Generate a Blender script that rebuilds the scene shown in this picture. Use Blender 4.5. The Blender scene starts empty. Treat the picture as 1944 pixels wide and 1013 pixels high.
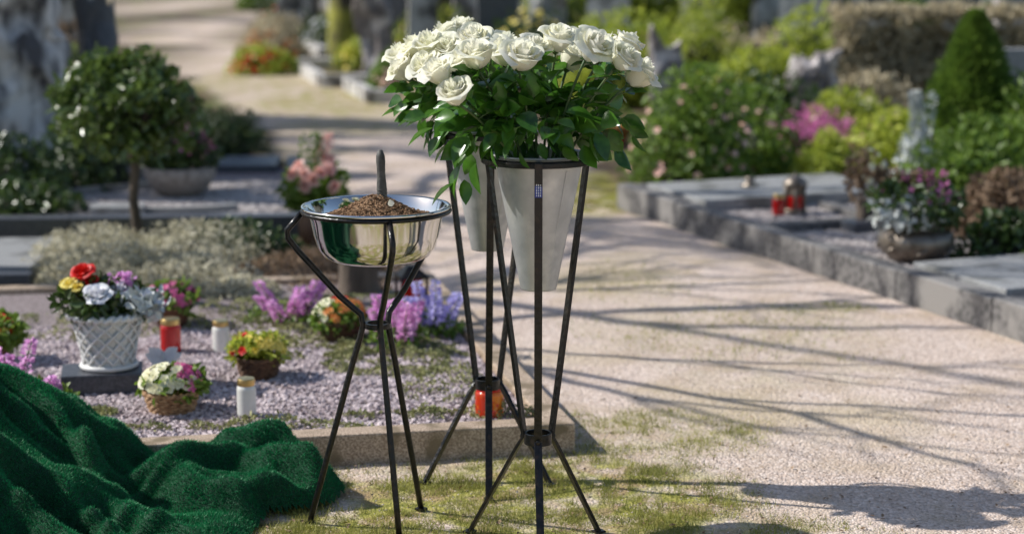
import bpy, math
import numpy as np
from mathutils import Vector, Matrix, noise
rng = np.random.default_rng(11)
S = bpy.context.scene
COL = S.collection

# ------------------------------------------------------------------ materials
def M(name, c1, c2=None, scale=20, rough=.6, metal=0., bump=0., bscale=60, island=False,
      transl=0., spec=.5, lo=.35, hi=.65, detail=4, c3=None, s3=5, coat=0, stretch=None):
    m = bpy.data.materials.new(name); m.use_nodes = True
    nt = m.node_tree; N = nt.nodes; L = nt.links
    b = N['Principled BSDF']; out = N['Material Output']
    b.inputs['Roughness'].default_value = rough
    b.inputs['Metallic'].default_value = metal
    b.inputs['Specular IOR Level'].default_value = spec
    b.inputs['Coat Weight'].default_value = coat
    if c2 is None: c2 = tuple(x*.75 for x in c1)
    tc = N.new('ShaderNodeTexCoord'); src = tc.outputs['Object']
    if stretch:
        mp = N.new('ShaderNodeMapping'); mp.inputs['Scale'].default_value = stretch
        L.new(src, mp.inputs[0]); src = mp.outputs[0]
    nz = N.new('ShaderNodeTexNoise'); nz.inputs['Scale'].default_value = scale
    nz.inputs['Detail'].default_value = detail; L.new(src, nz.inputs['Vector'])
    mr = N.new('ShaderNodeMapRange'); mr.inputs['From Min'].default_value = lo; mr.inputs['From Max'].default_value = hi
    if island:
        g = N.new('ShaderNodeNewGeometry')
        ad = N.new('ShaderNodeMath'); ad.operation = 'MULTIPLY_ADD'
        L.new(g.outputs['Random Per Island'], ad.inputs[0]); ad.inputs[1].default_value = .6
        sb = N.new('ShaderNodeMath'); sb.operation = 'MULTIPLY'; sb.inputs[1].default_value = .4
        L.new(nz.outputs['Fac'], mr.inputs['Value']); L.new(mr.outputs[0], sb.inputs[0])
        L.new(sb.outputs[0], ad.inputs[2]); fac = ad.outputs[0]
    else:
        L.new(nz.outputs['Fac'], mr.inputs['Value']); fac = mr.outputs[0]
    mx = N.new('ShaderNodeMix'); mx.data_type = 'RGBA'
    L.new(fac, mx.inputs[0]); mx.inputs[6].default_value = (*c1, 1); mx.inputs[7].default_value = (*c2, 1)
    col = mx.outputs[2]
    if c3 is not None:
        n3 = N.new('ShaderNodeTexNoise'); n3.inputs['Scale'].default_value = s3; n3.inputs['Detail'].default_value = 5
        L.new(src, n3.inputs['Vector'])
        r3 = N.new('ShaderNodeMapRange'); r3.inputs['From Min'].default_value = .5; r3.inputs['From Max'].default_value = .62
        L.new(n3.outputs['Fac'], r3.inputs['Value'])
        m3 = N.new('ShaderNodeMix'); m3.data_type = 'RGBA'
        L.new(r3.outputs[0], m3.inputs[0]); L.new(col, m3.inputs[6]); m3.inputs[7].default_value = (*c3, 1)
        col = m3.outputs[2]
    L.new(col, b.inputs['Base Color'])
    if bump:
        nb = N.new('ShaderNodeTexNoise'); nb.inputs['Scale'].default_value = bscale; nb.inputs['Detail'].default_value = 5
        L.new(src, nb.inputs['Vector'])
        bp = N.new('ShaderNodeBump'); bp.inputs['Strength'].default_value = bump; bp.inputs['Distance'].default_value = .01
        L.new(nb.outputs['Fac'], bp.inputs['Height']); L.new(bp.outputs[0], b.inputs['Normal'])
    if transl:
        t = N.new('ShaderNodeBsdfTranslucent'); L.new(col, t.inputs['Color'])
        ms = N.new('ShaderNodeMixShader'); ms.inputs[0].default_value = transl
        L.new(b.outputs[0], ms.inputs[1]); L.new(t.outputs[0], ms.inputs[2]); L.new(ms.outputs[0], out.inputs[0])
    return m

iron = M('black_iron', (.004,.004,.005), (.010,.010,.010), 40, .28, .0, .25, 90, spec=.4, c3=(.022,.016,.012), s3=55)
steel = M('polished_steel', (.78,.77,.75), (.70,.69,.67), 6, .09, 1.0)
zinc = M('galvanised_zinc', (.56,.57,.56), (.42,.43,.43), 14, .38, .45, .10, 60, c3=(.64,.64,.62), s3=9, detail=6)
petal_w = M('white_petal', (.94,.92,.82), (.93,.92,.74), 18, .5, transl=.38, spec=.25)
rose_leaf = M('rose_leaf', (.014,.065,.010), (.12,.30,.03), 30, .28, island=True, transl=.40, spec=.6)
stem_g = M('green_stem', (.05,.11,.03), (.09,.13,.04), 30, .5)
leaf_dk = M('dark_leaf', (.022,.05,.012), (.10,.16,.035), 12, .3, island=True, transl=.22, spec=.6)
leaf_top = M('laurel_leaf', (.03,.07,.012), (.19,.27,.06), 12, .25, island=True, transl=.3, spec=.8)
leaf_md = M('mid_leaf', (.06,.13,.018), (.26,.38,.055), 8, .45, island=True, transl=.42)
leaf_yg = M('yellow_green_leaf', (.24,.32,.035), (.60,.64,.09), 6, .5, island=True, transl=.45)
leaf_con = M('conifer_needles', (.05,.12,.018), (.26,.38,.06), 8, .6, island=True, transl=.35)
leaf_cdk = M('dark_conifer_needles', (.02,.04,.012), (.05,.09,.025), 8, .6, island=True, transl=.1)
leaf_brn = M('dry_brown_leaf', (.10,.06,.035), (.42,.29,.18), 8, .7, island=True, transl=.25)
leaf_hedge = M('beech_hedge_leaf', (.30,.25,.15), (.74,.65,.46), 6, .7, island=True, transl=.4)
heather_bg = M('silvery_heather', (.30,.27,.15), (.88,.83,.66), 10, .8, island=True, transl=.3)
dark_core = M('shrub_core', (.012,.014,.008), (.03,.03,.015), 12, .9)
bark = M('bark', (.05,.038,.028), (.16,.12,.09), 10, .85, bump=1, bscale=30, stretch=(1,1,.3))
bark_moss = M('mossy_bark', (.02,.017,.012), (.07,.055,.035), 6, .85, bump=1, bscale=20, c3=(.34,.34,.04), s3=1.2)
granite_br = M('brown_granite', (.27,.19,.13), (.60,.47,.35), 170, .6, bump=.3, bscale=200, lo=.4, hi=.6, c3=(.22,.165,.10), s3=9)
granite_gr = M('grey_granite', (.23,.23,.23), (.38,.38,.375), 150, .55, bump=.25, bscale=180, lo=.4, hi=.6, c3=(.15,.15,.14), s3=5)
granite_wx = M('weathered_granite', (.07,.068,.066), (.18,.17,.165), 40, .7, bump=.4, bscale=120, lo=.4, hi=.6, c3=(.25,.235,.22), s3=4)
granite_dk = M('dark_granite', (.05,.055,.065), (.10,.105,.12), 90, .4, bump=.1, bscale=120)
stone_lt = M('pale_stone', (.66,.64,.61), (.40,.38,.36), 5, .85, bump=.7, bscale=12, c3=(.10,.095,.085), s3=4)
stone_rough = M('rough_stone', (.74,.71,.69), (.10,.095,.10), 7, .9, bump=1.0, bscale=22, lo=.42, hi=.60, detail=9, stretch=(1,1,.35))  # pale and dark blotches paint sunlit and shadowed relief into the colour
stone_wx = M('weathered_stone', (.32,.28,.27), (.10,.088,.085), 8, .85, bump=.8, bscale=14, c3=(.62,.57,.55), s3=6)
chip = M('pink_gravel', (.24,.18,.19), (.76,.66,.67), 8, .8, island=True)
chip_base = M('gravel_bed', (.16,.125,.12), (.36,.30,.30), 90, .9, bump=1, bscale=110)
chip_gr = M('grey_gravel', (.27,.24,.23), (.70,.64,.61), 8, .8, island=True)
soil = M('dark_soil', (.05,.035,.022), (.14,.095,.06), 40, .95, bump=1, bscale=60)
soil_br = M('brown_earth', (.19,.11,.055), (.38,.23,.13), 60, .95, bump=1, bscale=150)
turf = M('artificial_turf', (.003,.08,.026), (.02,.34,.115), 8, .5, island=True, transl=.2, spec=.4)
turf_b = M('turf_backing', (.003,.045,.018), (.006,.07,.026), 60, .85, bump=.6, bscale=300)
grass_m = M('short_grass', (.14,.16,.03), (.52,.50,.13), 6, .6, island=True, transl=.35)
sedum_m = M('sedum', (.12,.15,.045), (.46,.44,.20), 10, .7, island=True, transl=.2)
red = M('red_flower', (.62,.012,.01), (.82,.03,.02), 20, .5, island=True, transl=.2)
pinkf = M('pink_flower', (.70,.08,.30), (.90,.30,.54), 20, .6, island=True, transl=.3)
lilac = M('lilac_flower', (.78,.34,.70), (.94,.62,.90), 20, .6, island=True, transl=.35)
violet = M('violet_flower', (.46,.42,.80), (.74,.70,.95), 20, .6, island=True, transl=.35)
yellow = M('yellow_flower', (.84,.64,.05), (.92,.84,.30), 20, .6, island=True, transl=.25)
whitef = M('white_flower', (.90,.90,.88), (.86,.86,.94), 20, .6, island=True, transl=.25)
cream = M('cream_flower', (.90,.86,.52), (.92,.90,.76), 20, .6, island=True, transl=.25)
orange = M('orange_flower', (.84,.25,.03), (.9,.45,.15), 20, .6, island=True, transl=.25)
peach = M('peach_rose', (.92,.50,.42), (.94,.72,.66), 20, .55, island=True, transl=.35)
magenta = M('magenta_heather', (.52,.09,.32), (.84,.36,.62), 20, .7, island=True, transl=.35)
wicker = M('wicker', (.26,.13,.055), (.54,.34,.18), 60, .6, bump=.4)
wicker_d = M('dark_wicker', (.08,.036,.018), (.17,.085,.04), 60, .6, bump=.4)
ceramic = M('white_ceramic', (.80,.80,.78), (.70,.69,.66), 12, .35, bump=.1)
terrac = M('brown_pot', (.13,.06,.035), (.2,.1,.06), 12, .6)
orange_p = M('orange_pot', (.6,.13,.03), (.65,.2,.06), 12, .5)
wax = M('white_candle', (.88,.87,.82), (.82,.81,.76), 8, .35, coat=.6, transl=.15)
gold = M('brass_lid', (.72,.52,.22), (.6,.42,.16), 20, .28, .9)
redg = M('red_candle_glass', (.70,.012,.01), (.50,.008,.006), 8, .15, coat=1, transl=.3)
orgg = M('orange_candle_glass', (.90,.34,.02), (.74,.05,.01), 22, .15, coat=1, lo=.47, hi=.53, transl=.35)
bronze = M('bronze', (.16,.13,.10), (.28,.24,.20), 18, .4, .7, .2)
concrete = M('stone_planter', (.24,.205,.18), (.40,.35,.31), 30, .75, bump=.4)
blue_l = M('blue_label', (.02,.05,.30), (.02,.04,.25), 8, .4)
white_l = M('label_ink', (.85,.85,.85), (.8,.8,.8), 8, .5)
handle_m = M('grey_rubber_grip', (.05,.048,.045), (.11,.105,.095), 50, .6, bump=.3)
silver_pl = M('silver_foliage', (.42,.46,.44), (.76,.78,.76), 10, .7, island=True)
pebble_m = M('path_pebbles', (.30,.225,.18), (.84,.73,.66), 8, .85, island=True)
litter_m = M('leaf_litter', (.10,.055,.03), (.36,.24,.14), 8, .8, island=True)

# ------------------------------------------------------------------ mesh builder
def rz(a):
    c, s = math.cos(a), math.sin(a); return np.array([[c,-s,0],[s,c,0],[0,0,1.]])
def unit(a): return a/np.maximum(np.linalg.norm(a, axis=-1, keepdims=True), 1e-9)
def rnd(n): return unit(rng.normal(size=(n,3)))

class MB:
    def __init__(s): s.v=[]; s.f=[]; s.n=0
    def add(s, V, F, mi=0, smooth=True):
        V = np.asarray(V, float).reshape(-1,3); F = np.asarray(F, np.int64)
        s.v.append(V); s.f.append((F+s.n, mi, smooth)); s.n += len(V)
    def grid(s, V, nu, nv, mi=0, closeu=False, smooth=True):
        I = np.arange(nu if closeu else nu-1); J = np.arange(nv-1)
        i, j = np.meshgrid(I, J); i=i.ravel(); j=j.ravel(); i2=(i+1)%nu
        s.add(V, np.stack([j*nu+i, j*nu+i2, (j+1)*nu+i2, (j+1)*nu+i], 1), mi, smooth)
    def lathe(s, prof, c=(0,0,0), seg=32, mi=0, smooth=True, wob=0):
        a = np.linspace(0, 2*np.pi, seg, endpoint=False)
        P = np.array(prof, float)
        r = P[:,0][:,None]*np.ones(seg); 
        if wob: r = r*(1+wob*np.sin(a*3+1)+wob*.6*np.sin(a*5))
        V = np.stack([r*np.cos(a), r*np.sin(a), P[:,1][:,None]*np.ones(seg)], -1).reshape(-1,3)
        s.grid(V+np.array(c), seg, len(P), mi, True, smooth)
    def sweep(s, pts, sec, up=(0,0,1), mi=0, smooth=True, scale=None, cap=True):
        P = np.array(pts, float); n=len(P); k=len(sec)
        T = np.gradient(P, axis=0); T = unit(T)
        V=[]; u = np.array(up, float)
        for i in range(n):
            a = u - T[i]*np.dot(u, T[i])
            if np.linalg.norm(a) < 1e-3: a = np.array([1.,0,0])-T[i]*T[i][0]
            a = a/np.linalg.norm(a); b = np.cross(T[i], a); u = a
            q = 1 if scale is None else scale[i]
            V += [P[i]+(a*x+b*y)*q for x,y in sec]
        off = s.n
        s.grid(np.array(V), k, n, mi, True, smooth)
        if cap:
            s.f.append((np.array([[off+x for x in range(k)][::-1]]), mi, smooth))
            s.f.append((np.array([[off+(n-1)*k+x for x in range(k)]]), mi, smooth))
    def tube(s, pts, r, seg=8, mi=0, cap=True):
        P=np.array(pts,float); r = np.ones(len(P))*r
        a = np.linspace(0,2*np.pi,seg,endpoint=False)
        t = P[-1]-P[0]; up = (0,0,1) if abs(t[2]) < .9*np.linalg.norm(t) else (1,0,0)
        s.sweep(P, [(math.cos(x),math.sin(x)) for x in a], up, mi, True, r, cap)
    def bar(s, pts, wdir, w=.016, t=.006, mi=0):
        s.sweep(pts, [(w/2,t/2),(-w/2,t/2),(-w/2,-t/2),(w/2,-t/2)], wdir, mi, False)
    def box(s, c, size, a=0, mi=0, taper=1):
        x,y,z = np.array(size)/2
        V = np.array([[-x,-y,-z],[x,-y,-z],[x,y,-z],[-x,y,-z],[-x*taper,-y*taper,z],[x*taper,-y*taper,z],[x*taper,y*taper,z],[-x*taper,y*taper,z]])
        s.add(V@rz(a).T+np.array(c), [[0,3,2,1],[4,5,6,7],[0,1,5,4],[1,2,6,5],[2,3,7,6],[3,0,4,7]], mi, False)
    def blob(s, c, r, mi=0, seg=20, amp=.12, fr=3., seed=0, zmin=None):
        nv = seg//2+1
        th = np.linspace(0.02, np.pi-.02, nv); ph = np.linspace(0,2*np.pi,seg,endpoint=False)
        V=[]
        for t in th:
            for p in ph:
                d = np.array([math.sin(t)*math.cos(p), math.sin(t)*math.sin(p), math.cos(t)])
                k = 1+amp*noise.noise(Vector(d*fr+seed*7.3))*2
                V.append(d*k)
        V = np.array(V)*np.array(r)+np.array(c)
        if zmin is not None: V[:,2] = np.maximum(V[:,2], zmin)
        s.grid(V, seg, nv, mi, True)
    def leaves(s, P, D, Nn, L, W, mi=0, fold=.25, fine=False, droop=0.):
        P=np.asarray(P); n=len(P); D=unit(D); Nn = Nn - D*(Nn*D).sum(1,keepdims=True); Nn=unit(Nn); B=np.cross(D,Nn)
        L=(np.ones(n)*L)[:,None]; W=(np.ones(n)*W)[:,None]
        if not fine:
            pts = [P, P+D*L*.3+B*W*.5+Nn*W*fold, P+D*L*.7+B*W*.42+Nn*W*fold, P+D*L, P+D*L*.7-B*W*.42+Nn*W*fold, P+D*L*.3-B*W*.5+Nn*W*fold]
            V = np.stack(pts,1).reshape(-1,3); b = (np.arange(n)*6)[:,None]
            F = np.concatenate([b+[0,1,2,3], b+[0,3,4,5]])
            s.add(V,F,mi,True)
        else:
            us=[0,.18,.4,.62,.82,1]; ws=[.03,.36,.5,.44,.25,.01]
            pts=[]
            for u,w in zip(us,ws):
                c = P+D*L*u - Nn*L*droop*u*u
                for sg in (-1,0,1):
                    pts.append(c+B*W*w*sg + (Nn*W*fold*w*1.6 if sg else 0))
            V=np.stack(pts,1).reshape(-1,3); b=(np.arange(n)*18)[:,None]; F=[]
            for i in range(5):
                for j in range(2):
                    F.append(b+[i*3+j,i*3+j+1,(i+1)*3+j+1,(i+1)*3+j])
            s.add(V,np.concatenate(F),mi,True)
    def blades(s, P, H, W, lean=.5, mi=0, dirs=None):
        P=np.asarray(P); n=len(P); H=(np.ones(n)*H)[:,None]; W=(np.ones(n)*W)[:,None]
        a=rng.uniform(0,2*np.pi,n); B=np.stack([np.cos(a),np.sin(a),0*a],1)
        up = np.tile([0,0,1.],(n,1)) if dirs is None else dirs
        t = unit(up + rng.normal(size=(n,3))*lean)
        V=np.stack([P-B*W/2,P+B*W/2,P+t*H],1).reshape(-1,3)
        s.add(V,(np.arange(n)*3)[:,None]+[0,1,2],mi,False)
    def stones(s, P, R, mi=0, flat=.7):
        P=np.asarray(P); n=len(P); R=(np.ones(n)*R)[:,None,None]
        O=np.array([[1,0,0],[0,1,0],[-1,0,0],[0,-1,0],[0,0,1],[0,0,-1.]])
        V=O[None]*rng.uniform(.6,1.25,(n,6,1))+rng.normal(size=(n,6,3))*.22
        q=rnd(n)[:,None,:]; V = V - 2*q*(V*q).sum(2,keepdims=True)
        V=V*R*np.array([1,1,flat])+P[:,None,:]
        b=(np.arange(n)*6)[:,None]
        F=np.concatenate([b+x for x in ([0,1,4],[1,2,4],[2,3,4],[3,0,4],[1,0,5],[2,1,5],[3,2,5],[0,3,5])])
        s.add(V.reshape(-1,3),F,mi,False)
    def cloud(s, c, r, n, size, mi=0, k=14, spread=.28, core=None, up=.3, aspect=.55, half=False, fine=False):
        c=np.array(c,float); r=np.array(r,float)
        K = rnd(k)*rng.uniform(.55,.92,(k,1))
        if half: K[:,2]=np.abs(K[:,2])
        idx=rng.integers(0,k,n)
        d = K[idx]+rng.normal(size=(n,3))*spread
        l=np.linalg.norm(d,axis=1,keepdims=True); d=np.where(l>1.12,d/l*1.08,d)
        if half: d[:,2]=np.abs(d[:,2])
        P=c+d*r
        N0=unit(d+rng.normal(size=(n,3))*.5+np.array([0,0,up]))
        D=rnd(n)+d*.5
        s.leaves(P,D,N0,size*rng.uniform(.6,1.3,n),size*aspect*rng.uniform(.7,1.2,n),mi,fine=fine)
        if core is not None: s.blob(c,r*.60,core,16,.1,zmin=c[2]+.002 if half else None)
    def blossoms(s, P, Nn, R, mi=0, petals=5, cup=.35):
        P=np.asarray(P); n=len(P); Nn=unit(Nn); A=unit(np.cross(Nn, rnd(n))); B=np.cross(Nn,A); R=np.ones(n)*R
        for k in range(petals):
            a=2*np.pi*k/petals
            D=A*math.cos(a)+B*math.sin(a)+Nn*cup
            s.leaves(P,D,Nn,R,R*1.0,mi,.1)
    def spike(s, base, h, r, mi, n=70, lean=(0,0), ps=.018):
        t=rng.uniform(.2,1,n); a=rng.uniform(0,2*np.pi,n); rr=r*(1.15-t)*1.0+.003
        P=np.stack([base[0]+lean[0]*t+rr*np.cos(a), base[1]+lean[1]*t+rr*np.sin(a), base[2]+h*t],1)
        d=np.stack([np.cos(a),np.sin(a),.5+0*a],1)
        s.leaves(P,d,rnd(n),ps,ps*.8,mi,.3)
    def obj(s, name, mats, bevel=0, loc=None):
        V=np.concatenate(s.v); me=bpy.data.meshes.new(name)
        me.vertices.add(len(V)); me.vertices.foreach_set('co', V.astype(np.float32).ravel())
        loops=np.concatenate([f.ravel() for f,_,_ in s.f]); cnt=np.concatenate([np.full(len(f),f.shape[1]) for f,_,_ in s.f])
        mi=np.concatenate([np.full(len(f),m) for f,m,_ in s.f]); sm=np.concatenate([np.full(len(f),x) for f,_,x in s.f])
        st=np.concatenate([[0],np.cumsum(cnt)[:-1]])
        me.loops.add(len(loops)); me.loops.foreach_set('vertex_index', loops.astype(np.int32))
        me.polygons.add(len(cnt)); me.polygons.foreach_set('loop_start', st.astype(np.int32))
        me.polygons.foreach_set('material_index', mi.astype(np.int32)); me.polygons.foreach_set('use_smooth', sm.astype(bool))
        for m in (mats if isinstance(mats,(list,tuple)) else [mats]): me.materials.append(m)
        me.update(calc_edges=True); me.validate()
        o=bpy.data.objects.new(name, me); COL.objects.link(o)
        if bevel:
            b=o.modifiers.new('bevel','BEVEL'); b.width=bevel; b.segments=2; b.limit_method='ANGLE'
        return o

def empty(name):
    e=bpy.data.objects.new(name,None); COL.objects.link(e); e.empty_display_size=.1; return e
def A(*x): return np.array(x,float)

# ------------------------------------------------------------------ ground
LY=[0,9.2,10,12,13.2,14.9,17,19.8,23.8,29.6,39,60,200]; LX=[-1.2,-.75,-.8,-1.15,-1.6,-1.9,-2.5,-3.3,-4.3,-5.8,-8.2,-13,-42]
RY=[0,10.9,11.5,12.3,13.2,14.9,17,19.8,23.8,29.6,39,60,200]; RX=[5,.62,.55,.5,.6,.0,-.9,-1.9,-2.9,-4.3,-6.2,-10.5,-37]
moss_blobs=[(-.25,4.95,.75,.55,1.0),(.15,5.25,.50,.45,1.0),(-.1,4.3,.9,.5,.9),(.55,4.75,.5,.35,.7),(.9,7.6,.6,.5,.2),(1.0,6.9,.45,.35,.18),(.55,8.6,.3,.5,.15),
            (1.32,8.0,.22,.12,.5),(.45,11.5,.28,.9,1.0),(-1.6,17.5,.8,1.6,.8),(-1.9,9.5,.9,.25,1.0),(-1.1,9.45,.35,.2,1.0),(.42,6.0,.4,.3,.35),(-1.2,15.6,.6,.8,.5),(-2.6,20,.7,2,.6)]
def moss(x,y):
    m=0
    for bx,by,rx,ry,st in moss_blobs:
        d=math.hypot((x-bx)/rx,(y-by)/ry); m=max(m, st*min(1,max(0,(1.25-d)/.5)))
    return m
def gz(x,y):
    return .010*noise.noise(Vector((x*1.3,y*1.3,0)))+.006*noise.noise(Vector((x*6,y*6,3)))
xs=np.concatenate([-np.geomspace(200,3.4,14), np.arange(-3.2,3.4,.06), np.geomspace(3.6,200,14)])
ys=np.concatenate([[-80,-20,0,2,3.4], np.arange(3.8,13,.06), np.arange(13.1,30,.3), np.geomspace(31,400,16)])
V=[];mo=[]
for y in ys:
    l=np.interp(y,LY,LX); r=np.interp(y,RY,RX)
    for x in xs:
        near = -3.4<x<3.5 and 3.5<y<14
        V.append((x,y,gz(x,y) if near else 0))
        d=min(x-l,r-x)+.12*noise.noise(Vector((x*2,y*2,9)))
        p=min(1,max(0,d/.12+.5))
        mo.append((moss(x,y),1-p,0,1))
g=MB(); g.grid(np.array(V),len(xs),len(ys))
gm=bpy.data.materials.new('ground_sand_path'); gm.use_nodes=True
nt=gm.node_tree; N=nt.nodes; Lk=nt.links; b=N['Principled BSDF']; b.inputs['Roughness'].default_value=.95; b.inputs['Specular IOR Level'].default_value=.2
tc=N.new('ShaderNodeTexCoord')
def NZ(sc,dt=4):
    n=N.new('ShaderNodeTexNoise'); n.inputs['Scale'].default_value=sc; n.inputs['Detail'].default_value=dt; Lk.new(tc.outputs['Object'],n.inputs['Vector']); return n.outputs['Fac']
def MR(src,a,c,o1=0.,o2=1.):
    n=N.new('ShaderNodeMapRange'); n.inputs['From Min'].default_value=a; n.inputs['From Max'].default_value=c; n.inputs['To Min'].default_value=o1; n.inputs['To Max'].default_value=o2; Lk.new(src,n.inputs['Value']); return n.outputs[0]
def MX(f,a,c):
    n=N.new('ShaderNodeMix'); n.data_type='RGBA'
    Lk.new(f,n.inputs[0])
    for k,v in ((6,a),(7,c)):
        if isinstance(v,tuple): n.inputs[k].default_value=(*v,1)
        else: Lk.new(v,n.inputs[k])
    return n.outputs[2]
def MA(op,a,c):
    n=N.new('ShaderNodeMath'); n.operation=op
    for k,v in ((0,a),(1,c)):
        if isinstance(v,(int,float)): n.inputs[k].default_value=v
        else: Lk.new(v,n.inputs[k])
    return n.outputs[0]
vo=N.new('ShaderNodeTexVoronoi'); vo.inputs['Scale'].default_value=120; Lk.new(tc.outputs['Object'],vo.inputs['Vector'])
sp=N.new('ShaderNodeSeparateColor'); Lk.new(vo.outputs['Color'],sp.inputs[0])
c=MX(MR(NZ(1.6,5),.35,.65),(.70,.565,.48),(.55,.43,.35))
c=MX(MR(sp.outputs[0],.45,1,0,.75),c,(.86,.75,.68))
c=MX(MR(sp.outputs[1],.65,1,0,.65),c,(.28,.21,.165))
c=MX(MR(NZ(4,6),.50,.66,0,.5),c,(.47,.36,.24))
c=MX(MR(NZ(.9,6),.52,.64,0,.5),c,(.47,.385,.22))
at=N.new('ShaderNodeAttribute'); at.attribute_name='mask'
sa=N.new('ShaderNodeSeparateColor'); Lk.new(at.outputs['Color'],sa.inputs[0])
soilc=MX(MR(NZ(5,5),.35,.65),(.075,.05,.033),(.15,.11,.07))
soilc=MX(MR(NZ(2.5,4),.5,.6),soilc,(.12,.15,.035))
c=MX(sa.outputs[1],c,soilc)
mossc=MX(MR(NZ(30,5),.35,.65),(.17,.18,.035),(.44,.40,.11))
mossc=MX(MR(NZ(8,5),.48,.60,0,.85),mossc,(.36,.25,.15))
mf=MA('MULTIPLY',sa.outputs[0],MR(NZ(7,6),.36,.52))
c=MX(mf,c,mossc)
Lk.new(c,b.inputs['Base Color'])
bp=N.new('ShaderNodeBump'); bp.inputs['Strength'].default_value=.9; bp.inputs['Distance'].default_value=.008
hh=MA('ADD',MA('MULTIPLY',vo.outputs['Distance'],-.6),NZ(60,6)); Lk.new(hh,bp.inputs['Height']); Lk.new(bp.outputs[0],b.inputs['Normal'])
go=g.obj('ground',gm)
ca=go.data.color_attributes.new('mask','FLOAT_COLOR','POINT'); ca.data.foreach_set('color',np.array(mo,np.float32).ravel())

P=[]
while len(P)<85000:
    x=rng.uniform(-1.2,1.4); y=rng.uniform(4.4,6.3)
    mm=moss(x,y); m=mm*(0.42+1.4*noise.noise(Vector((x*6,y*6,2)))+.8*noise.noise(Vector((x*20,y*20,5))))
    if rng.random()<m*.9+.02*(mm>.1): P.append((x,y,gz(x,y)-.002))
P=np.array(P); mb=MB(); n=len(P)
mb.blades(P,rng.uniform(.007,.020,n)*rng.choice([1,1,1,1.7],n),rng.uniform(.0015,.0038,n),.75)
P=[]
while len(P)<14000:
    x=rng.uniform(-3,1.9); y=rng.uniform(7,13.4)
    if rng.random()<moss(x,y)*(.5+noise.noise(Vector((x*5,y*5,2)))): P.append((x,y,gz(x,y)-.002))
P=np.array(P); n=len(P); mb.blades(P,rng.uniform(.008,.03,n),rng.uniform(.003,.006,n),.6)
mb.obj('grass',grass_m)
mb=MB(); n=26000
x=rng.uniform(-.5,3,n); y=rng.uniform(4.4,8.5,n)
P=np.array([(a,c2,gz(a,c2)+.0003) for a,c2 in zip(x,y)]); mb.stones(P,rng.uniform(.0015,.0044,n)); mb.obj('path_gravel',pebble_m)
mb=MB(); n=1700
x=rng.uniform(-1,2.6,n); y=4.4+rng.exponential(1.0,n)
P=np.array([(a,c2,gz(a,c2)+.006) for a,c2 in zip(x,y)])
mb.leaves(P,rnd(n)*A(1,1,.2),rnd(n)*.4+A(0,0,1),rng.uniform(.006,.02,n),rng.uniform(.003,.010,n)); mb.obj('leaf_litter',litter_m)

# ------------------------------------------------------------------ near grave plot
def G(a,b_,z=0): return A(.2-.98*a-.21*b_, 5.74-.19*a+.978*b_, z)
ga=math.atan2(-.19,-.98)+math.pi
mb=MB()
def seg(mb,p,q,w,h,mi=0,z0=-.03,gap=.004):
    p=np.array(p);q=np.array(q); d=q-p; L=np.linalg.norm(d[:2]); a=math.atan2(d[1],d[0]); c=(p+q)/2
    mb.box((c[0],c[1],(h+z0)/2),(L-gap,w,h-z0),a,mi)
w=.09
for a0,a1 in ((0,.98),(.98,1.9),(1.9,2.9)): seg(mb,G(a0,.045),G(a1,.045),w,.10)
for b0,b1 in ((.095,1.2),(1.2,2.6)): seg(mb,G(.045,b0),G(.045,b1),w,.098)
seg(mb,G(.0,2.65),G(2.9,2.65),w,.095)
mb.obj('grave_curb',granite_br,.006)
mb=MB(); Q=[G(.09,.09,.07),G(2.9,.09,.07),G(2.9,2.6,.07),G(.09,2.6,.07)]
mb.add(Q,[[0,3,2,1]]); mb.obj('grave_gravel_bed',chip_base)
mb=MB(); n=30000
a_=rng.uniform(.1,2.6,n); b_=rng.uniform(.1,1.9,n)
P=np.array([G(i,j,.073) for i,j in zip(a_,b_)]); mb.stones(P,rng.uniform(.006,.012,n)); mb.obj('grave_gravel',chip)
mb=MB()
def patch(mb,c,rx,ry,n,h,size,mi=0,base=.075):
    t=rng.uniform(0,2*np.pi,n); r=np.sqrt(rng.random(n)); x=c[0]+rx*r*np.cos(t); y=c[1]+ry*r*np.sin(t)
    hz=np.array([.2+1.6*noise.noise(Vector((i*9,j*9,1))) for i,j in zip(x,y)])
    k=hz>0; x=x[k];y=y[k];hz=hz[k].clip(0,1.3);r=r[k];n=len(x)
    z=base+h*hz*(1-r**3)*rng.uniform(.4,1,n)
    mb.leaves(np.stack([x,y,z],1),rnd(n)+A(0,0,.5),rnd(n)+A(0,0,.8),size*rng.uniform(.6,1.3,n),size*.6,mi)
for c,rx,ry,n in (((-.42,6.75),.28,.33,4000),((-.75,7.0),.35,.3,3600),((-.2,6.3),.18,.3,1100),((-.6,7.6),.4,.3,3400),((-1.45,5.95),.18,.1,1600),
                  ((-.9,5.78),.5,.05,1100),((-.2,5.92),.35,.05,1000),((-1.1,7.5),.4,.3,2400),((-1.65,7.3),.4,.3,1600)):
    patch(mb,c,rx,ry,n,.055,.014)
mb.obj('sedum_groundcover',sedum_m)
mb=MB()
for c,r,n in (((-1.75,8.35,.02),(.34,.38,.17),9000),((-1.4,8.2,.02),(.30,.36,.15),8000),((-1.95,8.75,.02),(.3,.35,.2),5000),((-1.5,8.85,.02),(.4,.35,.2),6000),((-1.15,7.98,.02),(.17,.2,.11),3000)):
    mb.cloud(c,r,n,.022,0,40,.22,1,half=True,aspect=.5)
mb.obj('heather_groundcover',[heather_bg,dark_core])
mb=MB()
mb.cloud((-1.32,9.0,.03),(.3,.18,.18),3500,.026,0,18,.25,1,half=True); mb.obj('low_shrub',[leaf_dk,dark_core])
mb=MB()
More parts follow.
